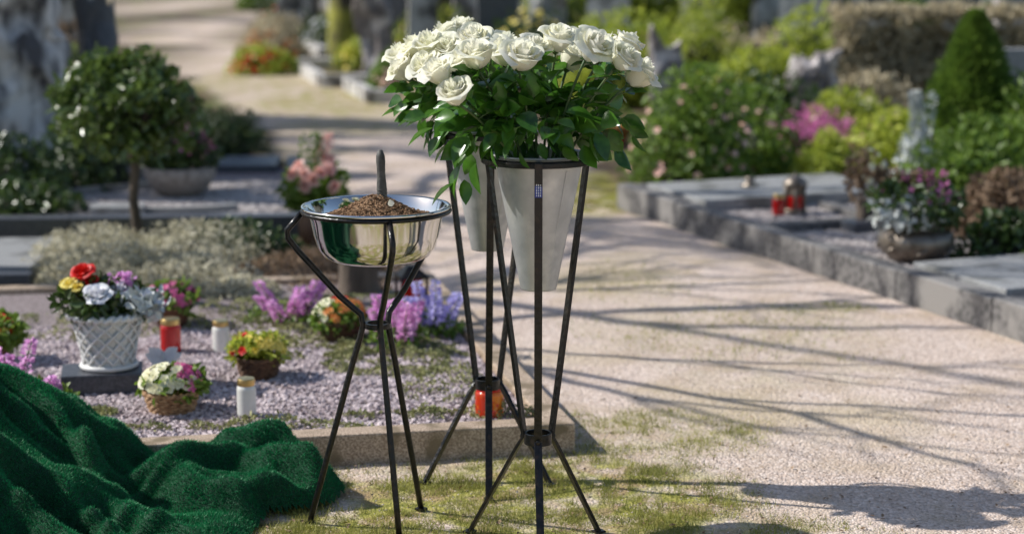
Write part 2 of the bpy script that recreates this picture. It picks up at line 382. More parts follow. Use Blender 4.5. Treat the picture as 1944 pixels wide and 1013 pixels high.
for c,r,n in (((-.95,8.5,.0),(.32,.45,.12),5000),((-.75,8.1,.0),(.25,.25,.10),2600),((-.8,9.0,0),(.35,.25,.1),2500)):
    mb.cloud(c,r,n,.03,0,22,.3,1,half=True,aspect=.3)
mb.obj('dry_shrub',[leaf_brn,soil])

Z=.075
def basket(name,c,r,h,wm,fl,n,leafm=leaf_md,fr=.018,spread=1.15,fh=.05):
    mb=MB(); x,y,z=c
    k=7
    prof=[(0.001,.003),(r*.72,.003)]+[(r*(.74+.26*i/k),.003+h*i/k) for i in range(k+1)]+[(r*.93,h),(r*.85,h*.85),(.001,h*.82)]
    mb.lathe(prof,c,24,0)
    ns=16
    for i in range(k):
        zz=h*(i+.5)/k; rr=r*(.74+.26*(i+.5)/k)
        a=np.linspace(0,2*np.pi,65); q=rr+.004+.0035*np.cos(a*ns+math.pi*(i%2))
        mb.tube(np.stack([x+q*np.cos(a),y+q*np.sin(a),z+zz+0*a],1),h/k*.5,6,0,False)
    a=np.linspace(0,2*np.pi,49)
    for s_ in (0,1):
        mb.tube(np.stack([x+(r+.004)*np.cos(a),y+(r+.004)*np.sin(a),z+h+.004*np.cos(a*12+s_*math.pi)],1),.005,6,0,False)
    m=len(fl)
    mb.cloud((x,y,z+h+fh*.4),(r*spread,r*spread,fh*1.0),500,.030,1,14,.3)
    d=rnd(n); d[:,2]=np.abs(d[:,2])
    P=A(x,y,z+h+fh*.5)+d*A(r*spread,r*spread,fh*1.2)
    s_=((np.arctan2(d[:,1],d[:,0])+rng.normal(0,.35,n)+math.pi*1.25)/(2*np.pi)*m).astype(int)%m
    for i in range(m):
        q=s_==i
        for lay in (.2,.7): mb.blossoms(P[q],d[q]+A(0,-.2,.2),fr*(1 if lay<.5 else .6),2+i,5,lay)
    return mb.obj(name,[wm,leafm]+fl)
basket('flower_basket',(-1.10,5.99,Z),.085,.066,wicker,[cream,cream,pinkf,cream],105,fr=.018)
basket('flower_basket',(-.88,6.45,Z),.072,.07,wicker_d,[red,yellow,leaf_yg],44,leafm=leaf_yg,spread=1.3)
basket('flower_basket',(-.65,7.06,Z),.085,.07,wicker_d,[cream,orange,red],70)
def pot(name,c,r,h,mt,fl,n,lf=leaf_md,fh=.08,spread=1.3,fr=.02,nl=500,ls=.04):
    mb=MB(); x,y,z=c
    mb.lathe([(.001,.002),(r*.7,.002),(r*.78,h*.3),(r*.95,h*.88),(r*1.05,h*.88),(r*1.05,h),(r*.93,h),(r*.9,h*.85),(.001,h*.82)],c,28,0)
    mb.cloud((x,y,z+h+fh*.4),(r*spread,r*spread,fh),nl,ls,1,14,.3)
    if fl:
        d=rnd(n); d[:,2]=np.abs(d[:,2]); P=A(x,y,z+h+fh*.45)+d*A(r*spread,r*spread,fh*1.1); s_=rng.integers(0,len(fl),n)
        for i in range(len(fl)):
            q=s_==i; mb.blossoms(P[q],d[q]+A(0,-.2,.2),fr,2+i,5,.3); mb.blossoms(P[q],d[q]+A(0,-.2,.2),fr*.6,2+i,5,.9)
    return mb.obj(name,[mt,lf]+fl)
pot('flower_pot',(-1.86,6.7,Z),.07,.085,terrac,[red,yellow],22,fh=.05)
pot('flower_pot',(-1.33,7.30,Z),.08,.08,terrac,[pinkf],70,fh=.055)

def rose(R):
    Vs=[];Fs=[];o=0
    cnt=[2,3,3,4,4,5]
    for i,nc in enumerate(cnt):
        f=i/(len(cnt)-1); ph0=rng.uniform(0,6.28)
        for k in range(nc):
            a=1.30-.42*f; ri=R*(.09+.64*f**1.1)*rng.uniform(.93,1.07); h=R*(1.52-.26*f)*rng.uniform(.93,1.05)
            ph=ph0+2*math.pi*k/nc+rng.uniform(-.12,.12); fl=f**1.5*rng.uniform(.5,1.5)
            nu,nv=9,9; V=np.zeros((nv,nu,3)); tilt=rng.uniform(.92,1.1)
            for jj in range(nv):
                v=jj/(nv-1)
                for ii in range(nu):
                    u=ii/(nu-1)*2-1
                    rr=ri*(.30+.70*math.sin(min(1,v*1.35)*math.pi/2)**.75)*tilt + u*.06*R + R*.014*math.sin(u*6+k*3+i)*v
                    e=max(0,(v-.66)/.34); rr+=fl*R*.34*e**1.6
                    vv=v*(1-.12*abs(u)**3); z=h*vv - fl*R*.26*e**2.4 + R*.03*math.sin(u*4+i*2+k)*v*v
                    wd=a*(.6+.4*math.sin(min(1,v*1.1)*math.pi/2)); 
                    if v>.85: wd*=1-.30*((v-.85)/.15)**2
                    an=ph+u*wd
                    V[jj,ii]=(rr*math.cos(an),rr*math.sin(an),z)
            Vs.append(V.reshape(-1,3))
            i_,j_=np.meshgrid(np.arange(nu-1),np.arange(nv-1)); i_=i_.ravel(); j_=j_.ravel()
            Fs.append(np.stack([j_*nu+i_,j_*nu+i_+1,(j_+1)*nu+i_+1,(j_+1)*nu+i_],1)+o); o+=nu*nv
    return np.concatenate(Vs),np.concatenate(Fs)
def place_rose(mb,c,R,axis,mi):
    V,F=rose(R); q=Vector((0,0,1)).rotation_difference(Vector(axis)).to_matrix(); Mx=np.array(q)
    V=(V-A(0,0,R*.7))@rz(rng.uniform(0,6.28)).T@Mx.T+np.array(c); mb.add(V,F,mi)

# white woven pot on stone block
mb=MB(); mb.box((-1.39,6.3,.105),(.27,.19,.07),ga,0); mb.obj('stone_block',granite_dk,.004)
mb=MB(); c=(-1.37,6.32,.141)
prof=[(.001,.0),(.084,.0),(.09,.012),(.080,.026),(.086,.07),(.102,.14),(.114,.182),(.110,.186),(.105,.18),(.09,.15),(.001,.148)]
mb.lathe(prof,c,36,0)
def pr(t): return np.interp(t,[.026,.07,.14,.182],[.086,.093,.109,.121])
for dr in (1,-1):
    for k in range(13):
        t=np.linspace(.02,.178,14); a=2*math.pi*k/13+dr*t*10
        mb.tube(np.stack([c[0]+pr(t)*np.cos(a),c[1]+pr(t)*np.sin(a),c[2]+t],1),.0048,6,0)
a=np.linspace(0,2*np.pi,81)
for s_ in (0,math.pi): mb.tube(np.stack([c[0]+(.124+.009*np.cos(a*14+s_))*np.cos(a),c[1]+(.124+.009*np.cos(a*14+s_))*np.sin(a),c[2]+.186+.006*np.sin(a*14+s_)],1),.009,6,0,False)
mb.tube(np.stack([c[0]+.09*np.cos(a),c[1]+.09*np.sin(a),c[2]+.01+0*a],1),.010,6,0,False)
zc=c[2]+.03
mb.cloud((c[0]-.01,c[1]-.01,zc+.205),(.145,.11,.05),700,.042,1,16,.3)
mb.cloud((c[0]+.1,c[1],zc+.19),(.09,.08,.04),300,.04,5,10,.3)
for (dx,dy,dz,R,m_) in ((-.07,-.03,.30,.037,2),(-.04,-.04,.272,.024,2),(-.11,-.05,.265,.026,3),(-.085,-.07,.255,.022,3),(-.01,-.1,.238,.044,4),(-.13,0,.255,.028,3),(-.10,.02,.295,.022,2),(.05,-.02,.24,.034,4)):
    place_rose(mb,(c[0]+dx,c[1]+dy,zc+dz),R,(dx*2,-.5,.8),m_)
for k in range(4): mb.spike((c[0]+.02+.025*k,c[1],zc+.17),.12,.018,6,50,(rng.uniform(-.02,.02),0))
mb.blossoms(A(c[0]+.16,c[1]-.03,zc+.18)+rng.normal(size=(16,3))*.018,rnd(16)+A(0,-.5,.8),.025,4)
mb.obj('white_woven_planter',[ceramic,leaf_dk,red,yellow,whitef,silver_pl,lilac])

def candle(name,c,r,h,mw,ml,lidh=.018):
    mb=MB(); H=h-lidh
    mb.lathe([(.001,0),(r*.92,0),(r*.99,.004),(r,.008),(r,H*.80),(r,H*.84),(r*.9,H*.93),(r*.84,H*.95),(r*.84,H)],c,24,0)
    mb.lathe([(r*.90,H-.006),(r*.92,H-.004),(r*.92,H+lidh*.7),(r*.85,H+lidh*.95),(.001,H+lidh)],c,24,1,smooth=False)
    mb.lathe([(r*.93,H+lidh*.2),(r*.96,H+lidh*.3),(r*.93,H+lidh*.4)],c,24,1)
    mb.obj(name,[mw,ml])
candle('grave_candle',(-.85,5.93,Z),.031,.123,wax,gold)
candle('grave_candle',(-1.07,6.85,Z),.032,.118,wax,gold)
candle('red_grave_candle',(-1.255,6.85,Z),.038,.125,redg,gold)
candle('orange_grave_candle',(-.072,5.93,Z),.047,.118,orgg,redg,.03)
candle('red_grave_candle',(1.41,9.98,.10),.033,.11,redg,gold)
def lantern(name,c,w,h,gl,fm,dome=False):
    mb=MB(); x,y,z=c
    if dome:
        r=w/2
        mb.lathe([(.001,0),(r*1.05,0),(r*1.05,.015),(r*.9,.02)],c,24,0)
        mb.lathe([(r*.8,.02),(r*.8,h*.42)],c,20,1)
        mb.lathe([(r*.8,h*.42),(r*.8,h*.68)],c,20,0)
        for k in range(6):
            a=k*math.pi/3+.4; mb.tube([(x+r*.92*math.cos(a),y+r*.92*math.sin(a),z+.015),(x+r*.92*math.cos(a),y+r*.92*math.sin(a),z+h*.7)],.008,6,0)
        mb.lathe([(r*.8,h*.67),(r*1.08,h*.68),(r*1.05,h*.73),(r*.8,h*.84),(r*.3,h*.93),(r*.1,h*.95),(r*.12,h*.98),(.001,h)],c,24,0)
    else:
        mb.box((x,y,z+.01),(w,w,.02),.3,0); mb.box((x,y,z+h*.38),(w*.62,w*.62,h*.62),.3,1)
        for k in range(4):
            a=.3+math.pi/4+k*math.pi/2; R=w*.62; mb.box((x+R*math.cos(a),y+R*math.sin(a),z+h*.37),(.009,.009,h*.7),.3,0)
        mb.box((x,y,z+h*.74),(w,w,.014),.3,0); mb.box((x,y,z+h*.84),(w*.9,w*.9,h*.16),.3,0,taper=.35)
        a=np.linspace(0,np.pi,9); mb.tube(np.stack([x+.02*np.cos(a),y+0*a,z+h*.92+.03*np.sin(a)],1),.003,6,0)
    mb.obj(name,[fm,gl])
lantern('grave_lantern',(-.40,7.45,Z),.115,.23,redg,iron)
lantern('grave_lantern',(1.51,10.08,.10),.125,.21,redg,bronze,True)

def lupins(name,c,n,sp,h,mt):
    mb=MB()
    for k in range(n):
        a=rng.uniform(0,6.28); r=sp*math.sqrt(rng.random()); b0=(c[0]+r*math.cos(a)*.3,c[1]+r*math.sin(a)*.3,c[2]); ln=(r*math.cos(a),r*math.sin(a)); hh=h*rng.uniform(.65,1.1)
        mb.spike(b0,hh,.021,0,100,ln,.019); mb.tube([b0,(b0[0]+ln[0],b0[1]+ln[1],b0[2]+hh)],.002,5,1)
    mb.cloud((c[0],c[1],c[2]+.01),(sp*1.2,sp*1.2,.06),260,.03,1,8,.3,half=True)
    mb.obj(name,[mt,leaf_md])
lupins('artificial_lupins',(-1.66,6.12,Z),8,.10,.20,lilac); lupins('artificial_lupins',(-1.48,5.97,Z),4,.06,.12,lilac)
lupins('artificial_lupins',(-.87,7.35,Z),8,.13,.15,lilac); lupins('artificial_lupins',(-.42,6.9,Z),9,.10,.18,lilac); lupins('artificial_lupins',(-.30,7.15,Z),8,.10,.18,violet)
mb=MB(); c=A(-1.19,6.36,.155)
for sg in (-1,1):
    for (ang,L,W,off) in ((.75,.07,.05,.0),(.35,.068,.045,.0),(-.45,.05,.042,.0)):
        D=A(sg*math.cos(ang),-.15,math.sin(ang))[None]; mb.leaves(c[None]+A(0,.001*ang,0),D,A(-.5,-1,.5)[None],L,W,0,.12,True)
mb.tube([c+A(0,-.003,-.03),c+A(0,-.003,.03)],[.003,.006],8,0); mb.tube([c+A(0,0,-.09),c],.002,5,1)
mb.obj('butterfly_ornament',[whitef,iron])
mb=MB(); mb.lathe([(.001,0),(.06,0),(.085,.05),(.09,.12),(.07,.17),(.075,.19),(.065,.18),(.001,.16)],(-1.0,9.6,.0),24,0)
mb.cloud((-1.0,9.6,.30),(.145,.12,.12),900,.05,1,16,.3)
for k in range(11):
    d=unit(rng.normal(size=3)*A(1,.5,.5)+A(-.1,-.8,.7)); place_rose(mb,A(-1.0,9.6,.34)+d*A(.15,.14,.11),.034,tuple(d),2)
for k in range(8): mb.spike((-1.0+rng.uniform(-.06,.08),9.6,.33),.24,.02,2 if k%3==0 else 1,50,(rng.uniform(-.08,.08),0))
mb.obj('vase_of_pink_roses',[terrac,leaf_md,peach])
mb=MB(); a=[(.13,0),(.10,.03),(.085,.1),(.08,.22),(.085,.27),(.07,.275),(.001,.272)]
mb.lathe(a,(-.66,8.0,0),18,0,wob=.08); mb.obj('tree_stump',bark)

# ------------------------------------------------------------------ artificial grass cloth
xs2=np.linspace(-2.3,-.42,230); ys2=np.linspace(4.25,5.62,170)
def sm(a,b2,x):
    t=min(1,max(0,(x-a)/(b2-a))); return t*t*(3-2*t)
def cloth(x,y):
    wx=x+.12*noise.noise(Vector((x*2.2,y*2.2,4))); wy=y+.12*noise.noise(Vector((x*2.2,y*2.2,8)))
    m=.38*sm(-1.08,-1.66,wx)*sm(4.0,4.9,y)*(1-.2*sm(5.25,5.6,y))
    m+=.03*sm(-1.0,-1.2,wx)
    r1=1-abs(noise.noise(Vector((wx*2.6-wy*1.0,wy*5.0+wx*2,1.5))))*2.6
    r2=1-abs(noise.noise(Vector((wx*5+3,wy*7-wx*2,6.5))))*2.4
    f=.085*sm(0,1,r1)+.028*sm(0,1,r2)
    yr=5.44-.08*(x+1.0); f+=.070*math.exp(-((wy-yr)/.05)**2)*sm(-.44,-.7,x)*(.6+.4*math.sin(x*9+1))
    yr=5.24+.08*math.sin(x*6); f+=.060*math.exp(-((wy-yr)/.045)**2)*sm(-.44,-.6,x)
    f*=1-.35*sm(-1.2,-1.5,x)
    return m+f+.008
def cl_edge(x,y):
    xe=np.interp(y,[4.2,4.8,5.08,5.18,5.32,5.45,5.62],[-.86,-.72,-.68,-.50,-.485,-.60,-.8])+.03*noise.noise(Vector((y*7,1,2)))
    ye=5.60+.17*(x+.6)-.01
    return min(xe-x,ye-y)
V=np.zeros((len(ys2),len(xs2),3)); ins=np.zeros((len(ys2),len(xs2)))
for j,y in enumerate(ys2):
    for i,x in enumerate(xs2):
        e=cl_edge(x,y); k=sm(0,.07,e)
        V[j,i]=(x,y,.008+gz(x,y)+cloth(x,y)*(.25+.75*k)*min(1,max(0,e/.02+.3))); ins[j,i]=e
mb=MB(); nu=len(xs2); F=[]
for j in range(len(ys2)-1):
    for i in range(nu-1):
        if min(ins[j,i],ins[j,i+1],ins[j+1,i],ins[j+1,i+1])>-.004: F.append([j*nu+i,j*nu+i+1,(j+1)*nu+i+1,(j+1)*nu+i])
F=np.array(F); Vf=V.reshape(-1,3); mb.add(Vf,F,0)
nF=190000; vis=F[(Vf[F[:,0],0]>-1.75)&(Vf[F[:,0],1]>4.5)]
ar=np.linalg.norm(np.cross(Vf[vis[:,1]]-Vf[vis[:,0]],Vf[vis[:,3]]-Vf[vis[:,0]]),axis=1); f=vis[rng.choice(len(vis),nF,p=ar/ar.sum())]; u=rng.random((nF,1)); v=rng.random((nF,1))
P=(Vf[f[:,0]]*(1-u)+Vf[f[:,1]]*u)*(1-v)+(Vf[f[:,3]]*(1-u)+Vf[f[:,2]]*u)*v
nn=unit(np.cross(Vf[f[:,1]]-Vf[f[:,0]],Vf[f[:,3]]-Vf[f[:,0]]))
mb.blades(P,rng.uniform(.006,.012,nF),.0022,.45,1,nn)
mb.obj('artificial_grass_cloth',[turf_b,turf])

# ------------------------------------------------------------------ stands
def vase_stand(name,cx,cy,feet,angs,zr=1.03,R=.144,zj=.29,rj=.034,label=False):
    e=empty(name); mb=MB(); a=np.linspace(0,2*np.pi,65)
    ring=lambda rr,z,w,t: mb.bar(np.stack([cx+rr*np.cos(a),cy+rr*np.sin(a),z+0*a],1),(0,0,1),w,t)
    ring(R,zr,.013,.009); ring(.124,zr+.004,.009,.006)
    for ai in angs:
        mb.bar([(cx+.118*math.cos(ai),cy+.118*math.sin(ai),zr+.002),(cx+(R)*math.cos(ai),cy+(R)*math.sin(ai),zr+.002)],(0,0,1),.006,.012)
    mb.bar(np.stack([cx+rj*np.cos(a),cy+rj*np.sin(a),zj+0*a],1),(0,0,1),.03,.005)
    for ai,ft in zip(angs,feet):
        d=A(math.cos(ai),math.sin(ai),0); td=A(-math.sin(ai),math.cos(ai),0); c=A(cx,cy,0)
        pts=[c+d*(R+.006)+A(0,0,zr+.008),c+d*(R+.004)+A(0,0,zr-.02)]
        for t in np.linspace(.08,1,8): pts.append(c+d*((R+.004)*(1-t)+(rj+.007)*t)+A(0,0,(zr-.02)*(1-t)+zj*t))
        fd=A(*ft,0)-c; 
        for t in np.linspace(.12,1,7): pts.append(c+(d*(rj+.007))*(1-t)+fd*t+A(0,0,zj*(1-t)+.004))
        mb.bar(pts,td,.0205,.009)
        mb.box((ft[0],ft[1],.005),(.03,.026,.006),ai)
        mb.tube([c+d*(rj+.008)+A(0,0,zj),c+d*(rj+.018)+A(0,0,zj)],.006,8)
    fr=mb.obj('frame',iron,.001); fr.parent=e
    mb=MB()
    mb.lathe([(.104,zr-.03),(.121,zr+.012),(.124,zr+.014),(.121,zr+.018),(.116,zr+.01),(.045,zr-.33)],(cx,cy,0),48,0)
    mb.lathe([(.113,zr-.005),(.047,zr-.335),(.046,zr-.338),(.001,zr-.334)],(cx,cy,0),48,0)
    mb.bar([(cx+.0705,cy-.086,zr-.02),(cx+.020,cy-.044,zr-.325)],(1,0,0),.003,.003)
    cn=mb.obj('vase_cone',zinc); cn.parent=e
    if label:
        mb=MB(); ai=angs[1]; y0=cy-(R+.004)*.94-.010; xx=cx+math.cos(ai)*R*.95
        mb.box((xx,y0+.002,zr-.055),(.019,.002,.046),0,0)
        for k in range(3):
            for q in range(6): mb.box((xx-.005+.005*k,y0+.0005,zr-.073+.0066*q),(.0022,.001,.0045 if (q+k)%3 else .003),0,1)
        l=mb.obj('label',[blue_l,white_l]); l.parent=e
    return e
vase_stand('flower_vase_stand',.069,4.88,[(-.115,4.965),(.075,4.70),(.235,4.965)],[math.radians(152),math.radians(-91),math.radians(32)],label=True)
vase_stand('flower_vase_stand',-.072,5.48,[(-.258,5.42),(-.066,5.255),(.112,5.40)],[math.radians(145),math.radians(-85),math.radians(35)])

def bouquet(name,c,zb,heads,leafc,leafr,nl,extra=None):
    mb=MB(); c=A(*c)
    stems=[]
    for (x,y,z) in heads:
        h=A(x,y,z); b0=A(c[0]+(x-c[0])*.18,c[1]+(y-c[1])*.18,zb); out=A(x-c[0],(y-c[1]),.0)
        ax=unit(A(out[0]*2.4+rng.uniform(-.35,.35),out[1]*2-.15+rng.uniform(-.3,.25),.85))
        R=.051*rng.uniform(.88,1.12)
        place_rose(mb,h,R,tuple(ax),0)
        e=h-ax*R*.72; m=(b0+e)/2+A(0,0,.02)+out*-.1
        t=np.linspace(0,1,9)[:,None]; pts=b0*(1-t)**2+2*m*t*(1-t)+e*t*t
        mb.tube(pts,.0034,6,2); stems.append(pts)
        n=5; an=rng.uniform(0,6.28)+np.arange(n)*1.256; sd=unit(np.cross(ax,A(.3,.2,1))); s2=np.cross(ax,sd)
        D=np.array([sd*math.cos(q)+s2*math.sin(q)+ax*.1 for q in an])
        mb.leaves(np.tile(e,(n,1)),D,np.tile(-ax,(n,1)),.03,.009,1,.1)
        mb.blob(e,(.010,.010,.010),2,8,0)
    P=[];D=[]
    for pts in stems:
        for k in range(5):
            p=pts[rng.integers(3,8)]+rng.normal(size=3)*.004; dr=unit(rng.normal(size=3)*A(1,1,.4)+unit(p-c-A(0,0,zb))*.35)
            tip=p+dr*.04
            mb.tube([p,tip],.0012,4,2,False)
            sd=unit(np.cross(dr,A(0,0,1)))
            for q,dd in ((tip,dr),(p+dr*.025,unit(dr+sd*1.3)),(p+dr*.025,unit(dr-sd*1.3))): P.append(q);D.append(dd)
    n=nl; d=rnd(n); r=rng.random((n,1))**.33; Q=A(*leafc)+d*r*A(*leafr); P=np.concatenate([np.array(P),Q]); D=np.concatenate([np.array(D),unit(d+rnd(n)*.7+A(0,0,-.35))])
    if extra is not None: P=np.concatenate([P,extra[0]]); D=np.concatenate([D,unit(extra[1])])
    m=len(P); Nn=unit(rnd(m)*.9+A(-.3,-.3,.7)); L=rng.uniform(.045,.08,m)
    mb.leaves(P,D,Nn,L,L*rng.uniform(.55,.75,m),1,.22,True,.18)
    mb.obj(name,[petal_w,rose_leaf,stem_g])
px=[-.144,-.184,-.09,-.123,.024,.058,.118,.205,.239,.279,.322,.30,-.097,.158,-.02]
pz=[1.213,1.262,1.305,1.284,1.300,1.313,1.336,1.322,1.311,1.296,1.253,1.315,1.335,1.28,1.29]
pyo=[-.17,-.12,-.12,-.04,-.12,-.02,.02,-.1,0,-.12,-.05,.08,.02,.08,.12]
heads=[(a,4.88+o,c+.004) for a,c,o in zip(px,pz,pyo)]
ex=(np.array([[-.10,4.74,1.06],[-.13,4.76,1.03],[-.12,4.75,.995],[-.145,4.76,.985],[-.09,4.73,1.04],[.25,4.84,1.09],[.27,4.84,1.07],[.23,4.82,1.11],[.20,4.8,1.10],[-.05,4.72,1.08],[.02,4.71,1.07],[.30,4.85,1.12],[.31,4.86,1.10],[-.16,4.8,1.08],[-.20,4.8,1.12],[-.22,4.82,1.15],[-.18,4.78,1.10],[-.14,4.74,1.0]]),
    np.array([[-.3,0,-1],[-.4,-.2,-1],[.1,0,-1],[-1,0,-.7],[0,-.2,-1],[.6,0,-.9],[.4,0,-1],[.9,0,-.4],[.1,-.3,-.8],[.1,-.3,-.8],[.2,-.3,-.5],[.8,0,-.6],[.5,0,-1],[-.8,0,-.8],[-1,0,-.5],[-1,0,-.1],[-.6,-.3,-.8],[-.2,0,-1]]))
bouquet('white_rose_bouquet',(.069,4.88,0),.99,heads,(.055,4.86,1.135),(.24,.16,.085),160,ex)
px=[-.312,-.274,-.229,-.32,-.176,-.191,-.151,-.056,-.018,.095,.193,-.24,-.21]
pz=[1.217,1.274,1.289,1.247,1.28,1.305,1.32,1.285,1.277,1.262,1.285,1.235,1.26]
pyo=[-.05,0,-.1,.06,-.14,.05,.1,-.05,.08,.05,0,-.16,-.02]
heads=[(a,5.45+o,c+.004) for a,c,o in zip(px,pz,pyo)]
bouquet('white_rose_bouquet',(-.072,5.48,0),.99,heads,(-.13,5.43,1.12),(.19,.15,.10),120)

e=empty('bowl_stand'); cx,cy=-.363,5.04; mb=MB(); zr=.879; R=.196; zj=.56; rj=.032
a=np.linspace(0,2*np.pi,65)
mb.tube(np.stack([cx+R*np.cos(a),cy+R*np.sin(a),zr-.006+0*a],1),.0065,8,0,False)
mb.bar(np.stack([cx+rj*np.cos(a),cy+rj*np.sin(a),zj+0*a],1),(0,0,1),.014,.008)
for ai,ft in zip([math.radians(183),math.radians(-76),math.radians(48)],[(-.557,5.04),(-.303,4.915),(-.256,5.165)]):
    d=A(math.cos(ai),math.sin(ai),0); c=A(cx,cy,0); fd=A(*ft,0)-c
    P0=[c+d*R+A(0,0,zr-.008),c+d*.238+A(0,0,.822),c+d*.236+A(0,0,.80),c+d*.21+A(0,0,.765),c+d*.10+A(0,0,.64),c+d*(rj+.012)+A(0,0,zj+.03),c+d*(rj+.007)+A(0,0,zj),c+d*(rj+.007)*.9+fd*.06+A(0,0,zj-.03)]
    for t in np.linspace(.2,1,6): P0.append(c+d*(rj+.007)*(1-t)+fd*t+A(0,0,zj*(1-t)+.004))
    mb.sweep(P0,[(.0085*math.cos(q),.0085*math.sin(q)) for q in np.linspace(0,2*np.pi,8,endpoint=False)],(-d[1],d[0],0),0,True)
    mb.box((ft[0],ft[1],.005),(.026,.026,.006),ai)
f_=mb.obj('frame',iron); f_.parent=e
mb=MB(); pf=[(.200,0),(.2015,.004),(.198,.007),(.190,.005),(.186,-.004),(.176,-.03),(.168,-.07),(.158,-.105),(.142,-.128),(.118,-.14),(.10,-.143),(.001,-.143)]
mb.lathe(pf,(cx,cy,zr+.002),96,0)
mb.lathe([(.189,.004),(.183,-.006),(.173,-.03),(.165,-.07),(.155,-.1),(.14,-.123),(.001,-.138)],(cx,cy,zr+.002),96,0)
f_=mb.obj('steel_bowl',steel); f_.parent=e
mb=MB(); nr,ns=26,72; V=[]
for j in range(nr):
    r=.172*j/(nr-1)
    for i in range(ns):
        q=2*math.pi*i/ns; x=r*math.cos(q);y=r*math.sin(q)
        h=.060*math.exp(-((x-.0)**2+(y+.0)**2)/.0085)+.012*noise.noise(Vector((x*28,y*28,1)))+.006*noise.noise(Vector((x*80,y*80,1)))-.032
        V.append((cx+x,cy+y,zr+h))
mb.grid(np.array(V),ns,nr,0,True)
n=2600; r=.14*np.sqrt(rng.random(n)); q=rng.uniform(0,6.28,n); x=r*np.cos(q);y=r*np.sin(q)
P=np.stack([cx+x,cy+y,zr-.030+.060*np.exp(-(x*x+y*y)/.0085)+rng.uniform(-.002,.007,n)],1); mb.stones(P,rng.uniform(.0015,.005,n))
P=A(cx+.045,cy-.05,zr+.012)[None]; mb.leaves(P,A(-.3,0,1)[None],A(.3,-1,0)[None],.02,.018,1,.3,True)
f_=mb.obj('earth',[soil_br,petal_w]); f_.parent=e
mb=MB(); b0=A(-.346,5.05,zr-.01)
ax=A(-.03,0,1); H=.165
pts=[b0+ax*t*H for t in np.linspace(0,1,12)]; rr=[.006,.009,.0125,.0135,.0135,.013,.0115,.011,.0115,.0125,.0115,.006]
mb.tube(pts,rr,14,0)
for t in (.24,.3,.36): 
    p=b0+ax*t*H; aa=np.linspace(0,6.283,17); mb.tube(np.stack([p[0]+.0138*np.cos(aa),p[1]+.0138*np.sin(aa),p[2]+0*aa],1),.0012,5,0,False)
mb.tube([b0+A(0,0,-.06),b0+A(0,0,.03)],.006,8,1)
mb.obj('hand_shovel',[handle_m,steel])

# ------------------------------------------------------------------ right-hand graves
def RR(s,t,z=0): return A(.6+.369*s+.93*t,10.86-.93*s+.369*t,z)
ra=math.atan2(-.93,.369)
mb=MB()
for s0,s1 in ((0,.75),(.75,1.5),(1.5,2.2),(2.2,2.9),(2.9,3.6),(3.6,4.4),(4.4,5.4)): seg(mb,RR(s0,.05),RR(s1,.05),.10,.14+rng.uniform(-.006,.006))
seg(mb,RR(.05,.11),RR(.05,2.6),.10,.135)
seg(mb,RR(1.55,.11),RR(1.55,1.9),.09,.135); seg(mb,RR(3.62,.11),RR(3.62,1.9),.09,.135)
seg(mb,RR(.95,.8),RR(1.5,.8),.07,.13)
mb.obj('grave_curb',granite_wx,.008)
mb=MB(); mb.add([RR(.1,.1,.085),RR(5.4,.1,.085),RR(5.4,2.6,.085),RR(.1,2.6,.085)],[[0,1,2,3]]); mb.obj('grave_gravel_bed',chip_base)
mb=MB(); n=14000; s_=rng.uniform(.8,3.6,n); t_=rng.uniform(.1,1.5,n); mb.stones(np.array([RR(i,j,.088) for i,j in zip(s_,t_)]),rng.uniform(.007,.014,n)); mb.obj('grave_gravel',chip_gr)
def slab(name,s0,s1,t0,t1,z0,z1,mt):
    c=RR((s0+s1)/2,(t0+t1)/2); mb=MB(); mb.box((c[0],c[1],(z0+z1)/2),(s1-s0,t1-t0,z1-z0),ra); mb.obj(name,mt,.006)
slab('grave_slab',.13,.85,.13,1.35,.08,.155,granite_gr)
slab('grave_slab',2.82,3.5,.14,1.5,.08,.15,granite_gr)
slab('grave_slab',3.75,4.9,.2,1.5,.03,.10,granite_dk)
slab('grave_slab',1.62,1.75,.5,1.5,.08,.14,granite_dk)
mb=MB(); c=RR(.45,.62,.155); mb.lathe([(.001,0),(.05,0),(.05,.01),(.02,.02),(.03,.04),(.03,.05),(.001,.05)],c,20); mb.obj('bronze_dish',bronze)
mb=MB(); c=A(1.86,8.66,.085)
mb.lathe([(.001,0),(.08,0),(.12,.015),(.165,.06),(.178,.10),(.168,.135),(.13,.158),(.115,.162),(.135,.172),(.135,.18),(.115,.18),(.10,.16),(.001,.155)],c,40,0)
for k in range(7):
    a=k*.9; mb.tube([(c[0]+(.16+.018*math.sin(i))*math.cos(a+i*.12),c[1]+(.16+.018*math.sin(i))*math.sin(a+i*.12),c[2]+.05+.012*i) for i in range(6)],.008,6,0)
mb.cloud(c+A(0,0,.26),(.20,.17,.10),1400,.045,1,18,.3)
mb.cloud(c+A(-.05,-.05,.24),(.16,.12,.07),300,.05,2,10,.3)
n=34; d=rnd(n); d[:,2]=abs(d[:,2]); mb.blossoms(c+A(0,0,.28)+d*A(.19,.16,.11),d,.016,3); 
for k in range(9): mb.spike(c+A(rng.uniform(-.12,.12),rng.uniform(-.08,.08),.22),.20,.014,3 if k%2 else 4,50)
mb.obj('stone_planter',[bronze,leaf_dk,silver_pl,magenta,leaf_brn])
mb=MB(); mb.lathe([(.001,0),(.05,0),(.045,.05),(.05,.15),(.042,.155),(.001,.15)],(1.80,9.6,.085),16,0,wob=.06)
mb.cloud((1.8,9.6,.36),(.10,.09,.12),350,.05,1,12,.3,aspect=.35); n=18; d=rnd(n); mb.blossoms(A(1.8,9.6,.37)+d*A(.1,.09,.12),d,.025,2)
mb.obj('wooden_vase',[bark,leaf_brn,cream])

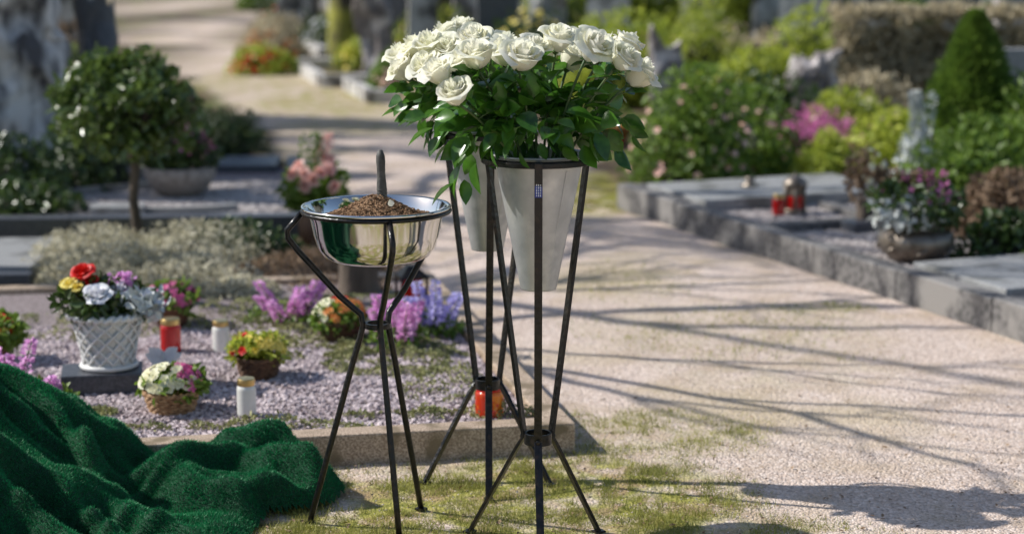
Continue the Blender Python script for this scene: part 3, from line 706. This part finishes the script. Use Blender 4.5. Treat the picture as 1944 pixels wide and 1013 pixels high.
# ------------------------------------------------------------------ left-hand garden graves
mb=MB(); 
seg(mb,(-3.6,9.75,0),(-2.3,9.82,0),.12,.115); seg(mb,(-2.3,9.82,0),(-1.1,9.9,0),.12,.115)
seg(mb,(-1.1,9.97,0),(-1.45,12.6,0),.1,.09)
mb.obj('grave_curb',granite_dk,.006)
mb=MB(); mb.add([(-3.5,9.8,.06),(-1.15,9.95,.06),(-1.45,12.2,.06),(-3.5,12.2,.06)],[[0,1,2,3]]); mb.obj('grave_gravel_bed',chip_base)
mb=MB(); n=11000; x=rng.uniform(-2.7,-1.2,n); y=rng.uniform(9.95,11.6,n); mb.stones(np.stack([x,y,0*x+.063],1),rng.uniform(.008,.016,n)); mb.obj('grave_gravel',chip_gr)
mb=MB(); a=np.linspace(math.pi*.6,math.pi*1.75,30); mb.bar(np.stack([-1.95+.62*np.cos(a),10.7+.5*np.sin(a),.075+0*a],1),(0,0,1),.06,.05); mb.obj('curved_curb',granite_gr)
mb=MB(); mb.box((-2.12,10.15,.09),(.28,.16,.07),.1); mb.obj('stone_block',granite_gr,.005)
mb=MB(); mb.box((-2.62,8.85,.03),(.85,.9,.12),.05); mb.obj('grave_slab',granite_gr,.006)
mb=MB(); mb.box((-2.6,8.28,.03),(.95,.09,.14),.05); mb.obj('grave_curb',granite_dk,.006)
mb=MB(); mb.box((-1.75,12.2,.05),(.5,.5,.12),.05); mb.obj('grave_slab',granite_dk,.006)
mb=MB(); c=A(-1.92,10.95,.06)
mb.lathe([(.001,0),(.10,0),(.16,.04),(.20,.11),(.21,.17),(.195,.175),(.18,.15),(.001,.14)],c,32,0)
mb.cloud(c+A(0,0,.27),(.22,.18,.15),1500,.04,1,20,.25,3); n=120; d=rnd(n); d[:,2]=abs(d[:,2]); mb.leaves(c+A(-.03,-.02,.28)+d*A(.22,.18,.14),rnd(n),d,.035,.02,2)
mb.obj('stone_planter',[concrete,leaf_dk,magenta,dark_core])
mb=MB(); mb.cloud((-1.95,13.0,.05),(.27,.25,.32),2600,.03,0,40,.2,1,half=True); mb.obj('box_shrub',[leaf_dk,dark_core])
mb=MB()
for c,r,n in (((-2.95,10.7,.06),(.4,.4,.35),1600),((-2.5,11.4,.06),(.35,.35,.42),1500),((-3.2,11.0,.05),(.4,.4,.3),800),((-2.65,10.25,.06),(.3,.2,.15),800)): mb.cloud(c,r,n,.05,0,20,.3,1,half=True)
mb.obj('evergreen_shrub',[leaf_dk,dark_core])
mb=MB(); c=A(-1.90,9.5,.0)
mb.tube([c+A(0,0,-.02),c+A(.01,0,.1),c+A(-.005,0,.25),c+A(.012,0,.42),c+A(0,0,.6)],[.036,.028,.024,.024,.018],10,0)
for k in range(16):
    d=unit(rng.normal(size=3)*A(1,1,.6)+A(0,0,.3)); mb.tube([c+A(0,0,.5),c+A(0,0,.62)+d*.14,c+A(0,0,.70)+d*.25],[.012,.008,.003],6,0)
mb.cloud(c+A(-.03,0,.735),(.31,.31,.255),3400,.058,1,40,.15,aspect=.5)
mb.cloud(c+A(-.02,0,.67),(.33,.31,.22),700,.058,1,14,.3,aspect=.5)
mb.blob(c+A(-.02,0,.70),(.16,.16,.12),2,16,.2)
mb.obj('topiary_laurel_tree',[bark,leaf_top,dark_core])

# ------------------------------------------------------------------ gravestones
def gravestone(name,x,y,w,t,h,mt,kind='round',rot=0,amp=.03,seed=0,res=1):
    mb=MB(); nu,nv=8*res+1,13*res+1
    def prof(u):
        if kind=='round': return h*(.86+.14*math.sqrt(max(0,1-u*u)))
        if kind=='peak': return h*(1-.18*abs(u))
        if kind=='rough': return h*(.86+.2*noise.noise(Vector((u*1.7,seed*3.1,0))))
        return h
    cols=np.linspace(-1,1,nu); ringn=2*nu; V=[]
    for j in range(nv):
        v=j/(nv-1)
        for sd in (-1,1):
            for u in (cols if sd<0 else cols[::-1]):
                tp=1-.12*v if kind in('rough','peak') else 1
                bul=1-.5*u**4 if kind=='rough' else 1
                p=Vector((u*w/2*tp, sd*t/2*tp*bul, prof(u)*v))
                if kind=='rough':
                    p=p+noise.noise_vector(p*3+Vector((seed,seed*2,0)))*amp*3+noise.noise_vector(Vector((p.x*10,p.y*10,p.z*4+seed)))*amp*1.2+noise.noise_vector(p*25)*amp*.4
                V.append((p.x,p.y,p.z-.03))
    V=np.array(V)
    mb.grid(V@rz(rot).T+A(x,y,0),ringn,nv,0,True,kind=='rough')
    b0=(nv-1)*ringn
    F=[[b0+i,b0+i+1,b0+ringn-2-i,b0+ringn-1-i] for i in range(nu-1)]
    mb.f.append((np.array(F),0,False))
    if kind!='rough': mb.box((x,y,.03),(w*1.25,t*1.8,.12),rot,0)
    return mb.obj(name,mt)
gravestone('rough_gravestone',-3.22,12.0,.85,.5,1.75,stone_rough,'rough',.2,.06,1,4)
gravestone('rough_gravestone',-2.70,12.5,.26,.3,1.35,granite_dk,'rough',.3,.02,5,3)
gravestone('gravestone',1.22,15,.27,.16,.88,stone_wx,'rough',.1,.02,2,3)
gravestone('gravestone',2.22,14.1,.44,.22,.86,stone_wx,'rough',-.1,.04,3,3)
gravestone('gravestone',3.55,13.0,.5,.14,.80,granite_gr,'flat',-.1)
gravestone('gravestone',-1.42,19.8,.30,.2,1.5,stone_wx,'rough',.1,.04,7,3)
gravestone('gravestone',-1.0,21.5,.35,.2,1.5,stone_lt,'peak',.1)
gravestone('gravestone',-3.0,26,.35,.2,1.3,stone_lt,'round',.1)
gravestone('gravestone',-2.35,27,.3,.2,1.7,stone_lt,'flat',.1)
gravestone('gravestone',-.15,19,.4,.2,1.2,granite_dk,'flat',.1)
gravestone('gravestone',-.55,24,.4,.2,1.5,stone_wx,'peak',.1)
for x,y in ((1.9,19.5),(2.8,18.7),(3.6,19.4),(4.4,18.8),(5.2,19.6),(5.9,18.9),(1.0,20)):
    gravestone('gravestone',x,y,rng.uniform(.3,.5),.18,rng.uniform(1.0,1.3),[stone_lt,stone_wx,granite_gr][rng.integers(3)],['round','flat','peak'][rng.integers(3)],-.2,.03,int(x*7))
def onpath(x,y,pad=.5): return np.interp(y,LY,LX)-pad<x<np.interp(y,RY,RX)+pad
k=0; placed=[]; it=0
while k<120 and it<20000:
    it+=1
    y=rng.uniform(20,48) if k<60 else rng.uniform(27,45); x=rng.uniform(-.32*y,.32*y)
    if onpath(x,y,.6) or any(math.hypot(x-a,y-b2)<.65 for a,b2 in placed): continue
    if x<0 and y<25 and x>-4.5: continue
    placed.append((x,y)); kd=['round','peak','flat','flat','rough'][rng.integers(5)]
    gravestone('gravestone',x,y,rng.uniform(.25,.6),rng.uniform(.15,.25),rng.uniform(.9,1.8),[stone_lt,stone_wx,granite_gr,stone_lt,granite_dk][rng.integers(5)],kd,rng.uniform(-.4,.4),.03,k,2 if kd=='rough' else 1); k+=1

def shrub(name,c,r,n,size,mt,k=20,sp=.25,half=True,fl=None,nf=0,fr=.03,aspect=.55):
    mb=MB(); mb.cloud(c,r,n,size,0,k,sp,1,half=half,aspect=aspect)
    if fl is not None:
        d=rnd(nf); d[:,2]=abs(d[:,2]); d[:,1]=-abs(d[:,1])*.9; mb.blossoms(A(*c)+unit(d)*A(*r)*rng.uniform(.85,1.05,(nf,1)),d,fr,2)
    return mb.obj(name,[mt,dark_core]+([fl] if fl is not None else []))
shrub('rose_bush',(1.13,11.65,.02),(.42,.4,.68),4200,.05,leaf_md,40,.2,fl=peach,nf=60,fr=.026)
shrub('rose_bush',(1.55,12.3,.02),(.35,.35,.5),2200,.05,leaf_md,22,.2,fl=peach,nf=30,fr=.026)
shrub('yellow_green_shrub',(1.62,16.2,.02),(.42,.4,1.05),2600,.07,leaf_yg,30,.2,aspect=.3)
shrub('yellow_green_shrub',(1.0,17.0,.02),(.7,.4,.75),2600,.07,leaf_yg,26,.25)
shrub('yellow_green_shrub',(2.0,15.3,.02),(.45,.4,.55),2200,.07,leaf_yg,26,.25)
shrub('yellow_green_shrub',(2.6,16.5,.02),(.5,.4,.8),2200,.07,leaf_yg,26,.25)
shrub('yellow_green_shrub',(1.93,11.45,.09),(.22,.2,.27),1700,.04,leaf_yg,18,.2)
shrub('magenta_heather',(2.02,12.7,.05),(.40,.25,.34),3200,.03,magenta,24,.2)
shrub('green_shrub',(2.75,11.0,.05),(.45,.4,.42),3000,.06,leaf_md,26,.22)
shrub('green_shrub',(2.45,12.0,.05),(.35,.35,.36),2000,.06,leaf_yg,22,.22)
shrub('green_shrub',(3.3,11.8,.05),(.5,.4,.6),2500,.06,leaf_md,26,.22)
shrub('dry_shrub',(2.45,9.35,.05),(.26,.28,.32),2400,.05,leaf_brn,24,.25,aspect=.4)
shrub('dark_shrub',(2.3,8.75,.05),(.22,.2,.22),1300,.05,leaf_dk,18,.25)
shrub('dark_shrub',(1.75,13.4,.05),(.5,.3,.5),1800,.06,leaf_dk,24,.25)
shrub('cream_flower_shrub',(2.35,13.2,.05),(.35,.3,.4),1500,.06,leaf_yg,20,.25,fl=cream,nf=60)
shrub('pink_flower_shrub',(2.55,12.6,.05),(.25,.2,.3),900,.05,leaf_hedge,20,.25,fl=peach,nf=50)
shrub('green_shrub',(2.65,13.9,.05),(.4,.3,.45),1800,.06,leaf_hedge,20,.25)
mb=MB()
for k in range(5): mb.spike((2.42+rng.uniform(-.05,.05),11.2,.3),.34,.028,0,70,(rng.uniform(-.12,.12),0),.024)
mb.cloud((2.42,11.2,.25),(.12,.12,.15),300,.05,0,10,.3); mb.obj('silver_leaf_plant',silver_pl)
pot('flower_pot',(.72,14.0,0),.16,.14,orange_p,[],0,fh=.1)
mb=MB(); c=A(2.90,12.0,0); n=15000; t=rng.random(n)**.85; a=rng.uniform(0,6.28,n); r=.36*(1-t)**.8*(1+.12*np.sin(a*5+t*20)+.12*rng.normal(size=n))+.01
P=np.stack([c[0]+r*np.cos(a),c[1]+r*np.sin(a),.03+1.03*t],1); d=np.stack([np.cos(a),np.sin(a),.7+0*a],1)
mb.leaves(P,d+rnd(n)*.5,rnd(n)+d*.5,.045,.016,0); mb.lathe([(.24,.05),(.15,.4),(.06,.75),(.005,.90)],c,20,1); mb.tube([c,c+A(0,0,.2)],.03,8,2)
mb.obj('dwarf_spruce',[leaf_con,dark_core,bark])
def hedge(name,x0,x1,y,t,h,mt,n,size,rot=0):
    mb=MB(); L=x1-x0; 
    u=rng.random(n); v=rng.random(n); face=rng.random(n)
    x=u*L-L/2; z=v*h; y_=np.where(face<.6,-t/2,rng.uniform(-t/2,t/2,n)); z=np.where(face<.6,z,h)
    bum=np.array([noise.noise(Vector((i*3,k2*3,l*3)))*.16 for i,k2,l in zip(x,y_,z)])
    P=np.stack([x,y_-bum,z+bum*.6],1)@rz(rot).T+A((x0+x1)/2,y,.02)
    mb.leaves(P,rnd(n),rnd(n)+A(-.5,-.5,.5),size*rng.uniform(.6,1.3,n),size*.6,0)
    mb.box(((x0+x1)/2,y,h*.44),(L*.98,t*.6,h*.86),rot,1); mb.obj(name,[mt,dark_core])
hedge('beech_hedge',2.55,6.5,15.2,.5,.88,leaf_hedge,16000,.06,-.05)
hedge('yellow_hedge',.2,3.2,23,.5,.75,leaf_yg,5000,.09)
hedge('green_hedge',3.2,9,22.5,.5,.6,leaf_md,7000,.09)
hedge('green_hedge',-14,-5.6,22,.6,.9,leaf_md,6000,.09,.1)
hedge('dark_hedge',-5,16,52,1,1.8,leaf_dk,14000,.16)
hedge('dark_hedge',-26,-13,52,1,1.6,leaf_dk,8000,.16)
fls=[cream,whitef,pinkf,red,orange,magenta,peach,yellow,whitef,cream]
for (x,y,r,h) in ((-2.7,20.5,.35,.25),(-2.9,23,.4,.3),(-2.3,24.5,.4,.4),(-1.6,20.9,.35,.3),(-3.1,25.5,.4,.35),(-3.3,28,.4,.4),(-1.0,18.3,.35,.35),(-.6,17.2,.35,.4),(-.9,22.5,.5,.6),(.2,18.5,.5,.7),(.4,20.5,.5,.8),
                  (-4.1,17,.5,.5),(-3.6,15.2,.5,.4),(-3.2,14.0,.5,.5),(-4.6,19,.6,.6),(-5.4,21,.6,.6),(-6.2,25,.6,.6),(-7.6,28,.7,.8),(-3.9,13.2,.5,.6),(-2.6,14.4,.3,.3)):
    f=fls[rng.integers(len(fls))]; lf=[leaf_md,leaf_dk,leaf_hedge,leaf_yg,leaf_brn][rng.integers(5)]
    shrub('flowering_shrub',(x,y,.02),(r,r*.8,h),1100,.07,lf,18,.25,fl=f,nf=30,fr=.045)
for k in range(50):
    for _ in range(60):
        y=rng.uniform(17,46); x=rng.uniform(-.32*y,.32*y)
        if not onpath(x,y,.65) and not (-4.5<x<0 and y<27): break
    f=fls[rng.integers(len(fls))]; lf=[leaf_md,leaf_dk,leaf_hedge,leaf_yg,leaf_md][rng.integers(5)]; r=rng.uniform(.3,.7)
    shrub('flowering_shrub',(x,y,.02),(r,r*.8,rng.uniform(.2,.6)),900,.09,lf,18,.25,fl=f,nf=22,fr=.05)
for k,(x0,y0) in enumerate(((-2.2,21.1),(-1.8,23.0),(-1.4,18.9),(-.8,17.2))):
    mb=MB(); seg(mb,(x0-.5,y0,0),(x0+.6,y0+.1,0),.12,.12); seg(mb,(x0-.5,y0+.14,0),(x0-.8,y0+1.4,0),.1,.12); mb.obj('grave_curb',stone_lt,.01)

# ------------------------------------------------------------------ trees
def tree(name,x,y,h0,r0,levels,spread,mt,seed,lean=(0,0),L1=None):
    mb=MB(); R=np.random.default_rng(seed)
    def grow(p,d,L,r,l,first=False):
        k=5; pts=[p]; q=p; dd=d
        for i in range(k):
            dd=unit(dd+R.normal(size=3)*(.04 if first else .10)+A(0,0,.03)); q=q+dd*L/k; pts.append(q)
        mb.tube(pts,np.linspace(r,r*.62,k+1),[4,4,5,6,8,12,14][min(l,6)],0,False)
        if l==0: return
        LL = L1 if (first and L1) else L
        for i in range(3):
            t=R.uniform(.8 if (first and L1) else .45,1.0) if i else 1.0; b0=pts[min(k,int(round(t*k)))]
            nd=unit(dd+unit(R.normal(size=3)*A(1,1,.6))*spread); grow(b0,nd,LL*R.uniform(.6,.82),r*.60*R.uniform(.75,1.0),l-1)
    grow(A(x,y,-.05),unit(A(lean[0],lean[1],1)),h0,r0,levels,True); mb.obj(name,mt)
tree('bare_tree',-3.2,8.35,2.3,.085,4,.7,bark,3,(.15,.0))
tree('bare_tree',-5.0,8.8,4.2,.12,4,.75,bark,31,(.0,.0),3.0)
tree('bare_tree',-5.6,11.7,3.8,.20,5,.75,bark,8,(0,0),2.6)
tree('bare_tree',-6.6,15.2,3.6,.26,5,.8,bark,15,(0,0),2.8)
tree('bare_tree',-1.98,22.6,3.2,.21,4,.6,bark_moss,21)
tree('bare_tree',-3.4,32,3.2,.22,4,.6,bark,22); tree('bare_tree',.4,30,3.2,.3,4,.6,bark_moss,23); tree('bare_tree',7.5,27,3,.25,4,.6,bark,24); tree('bare_tree',-.95,27,3,.22,4,.6,bark,25); tree('bare_tree',-9.5,33,3,.3,4,.6,bark,26); tree('bare_tree',3.6,34,3,.3,4,.6,bark,27)
for (x,y,h,r) in ((-6.6,13.2,5.0,.7),(-7.4,16.4,6.5,1.0)):
    mb=MB(); n=9000; t=rng.random(n)**.9; a=rng.uniform(0,6.28,n); rr=r*(1-t)**.7*(1+.25*np.sin(a*4+t*30)+.15*rng.normal(size=n))*np.sqrt(rng.uniform(.3,1,n))
    P=np.stack([x+rr*np.cos(a),y+rr*np.sin(a),.9+(h-.9)*t],1); d=np.stack([np.cos(a),np.sin(a),-.1+0*a],1)
    mb.leaves(P,d+rnd(n)*.5,rnd(n)+A(0,0,1),.16,.06,0); mb.tube([(x,y,-.05),(x,y,h*.5),(x,y,h*.95)],[.14,.09,.02],10,1); mb.obj('conifer_tree',[leaf_cdk,bark])

# ------------------------------------------------------------------ light, world, camera
ts=Vector((-.95,.16,0)).normalized(); el=math.radians(41); ts=Vector((ts.x*math.cos(el),ts.y*math.cos(el),math.sin(el)))
sd=bpy.data.lights.new('sun','SUN'); sd.energy=5; sd.angle=math.radians(.5); sd.color=(1,.97,.915)
so=bpy.data.objects.new('sun',sd); COL.objects.link(so); so.rotation_euler=ts.to_track_quat('Z','Y').to_euler(); so.location=(-6,3,8)
W=bpy.data.worlds.new('World'); S.world=W; W.use_nodes=True; nt=W.node_tree
sk=nt.nodes.new('ShaderNodeTexSky'); sk.sky_type='NISHITA'; sk.sun_disc=False; sk.sun_elevation=el; sk.sun_rotation=math.atan2(ts.x,ts.y)%(2*math.pi)
nt.links.new(sk.outputs[0],nt.nodes['Background'].inputs[0]); nt.nodes['Background'].inputs[1].default_value=.12
cd=bpy.data.cameras.new('camera'); co=bpy.data.objects.new('camera',cd); COL.objects.link(co); S.camera=co
co.location=(0,0,1.64); co.rotation_euler=(math.radians(90-10.35),0,0)
cd.sensor_width=36; cd.lens=36*3620/1944; cd.clip_end=1000; cd.clip_start=.05
cd.dof.use_dof=True; cd.dof.focus_distance=5.0; cd.dof.aperture_fstop=2.0; cd.dof.aperture_blades=9
S.view_settings.view_transform='Standard'; S.view_settings.look='None'; S.view_settings.exposure=0
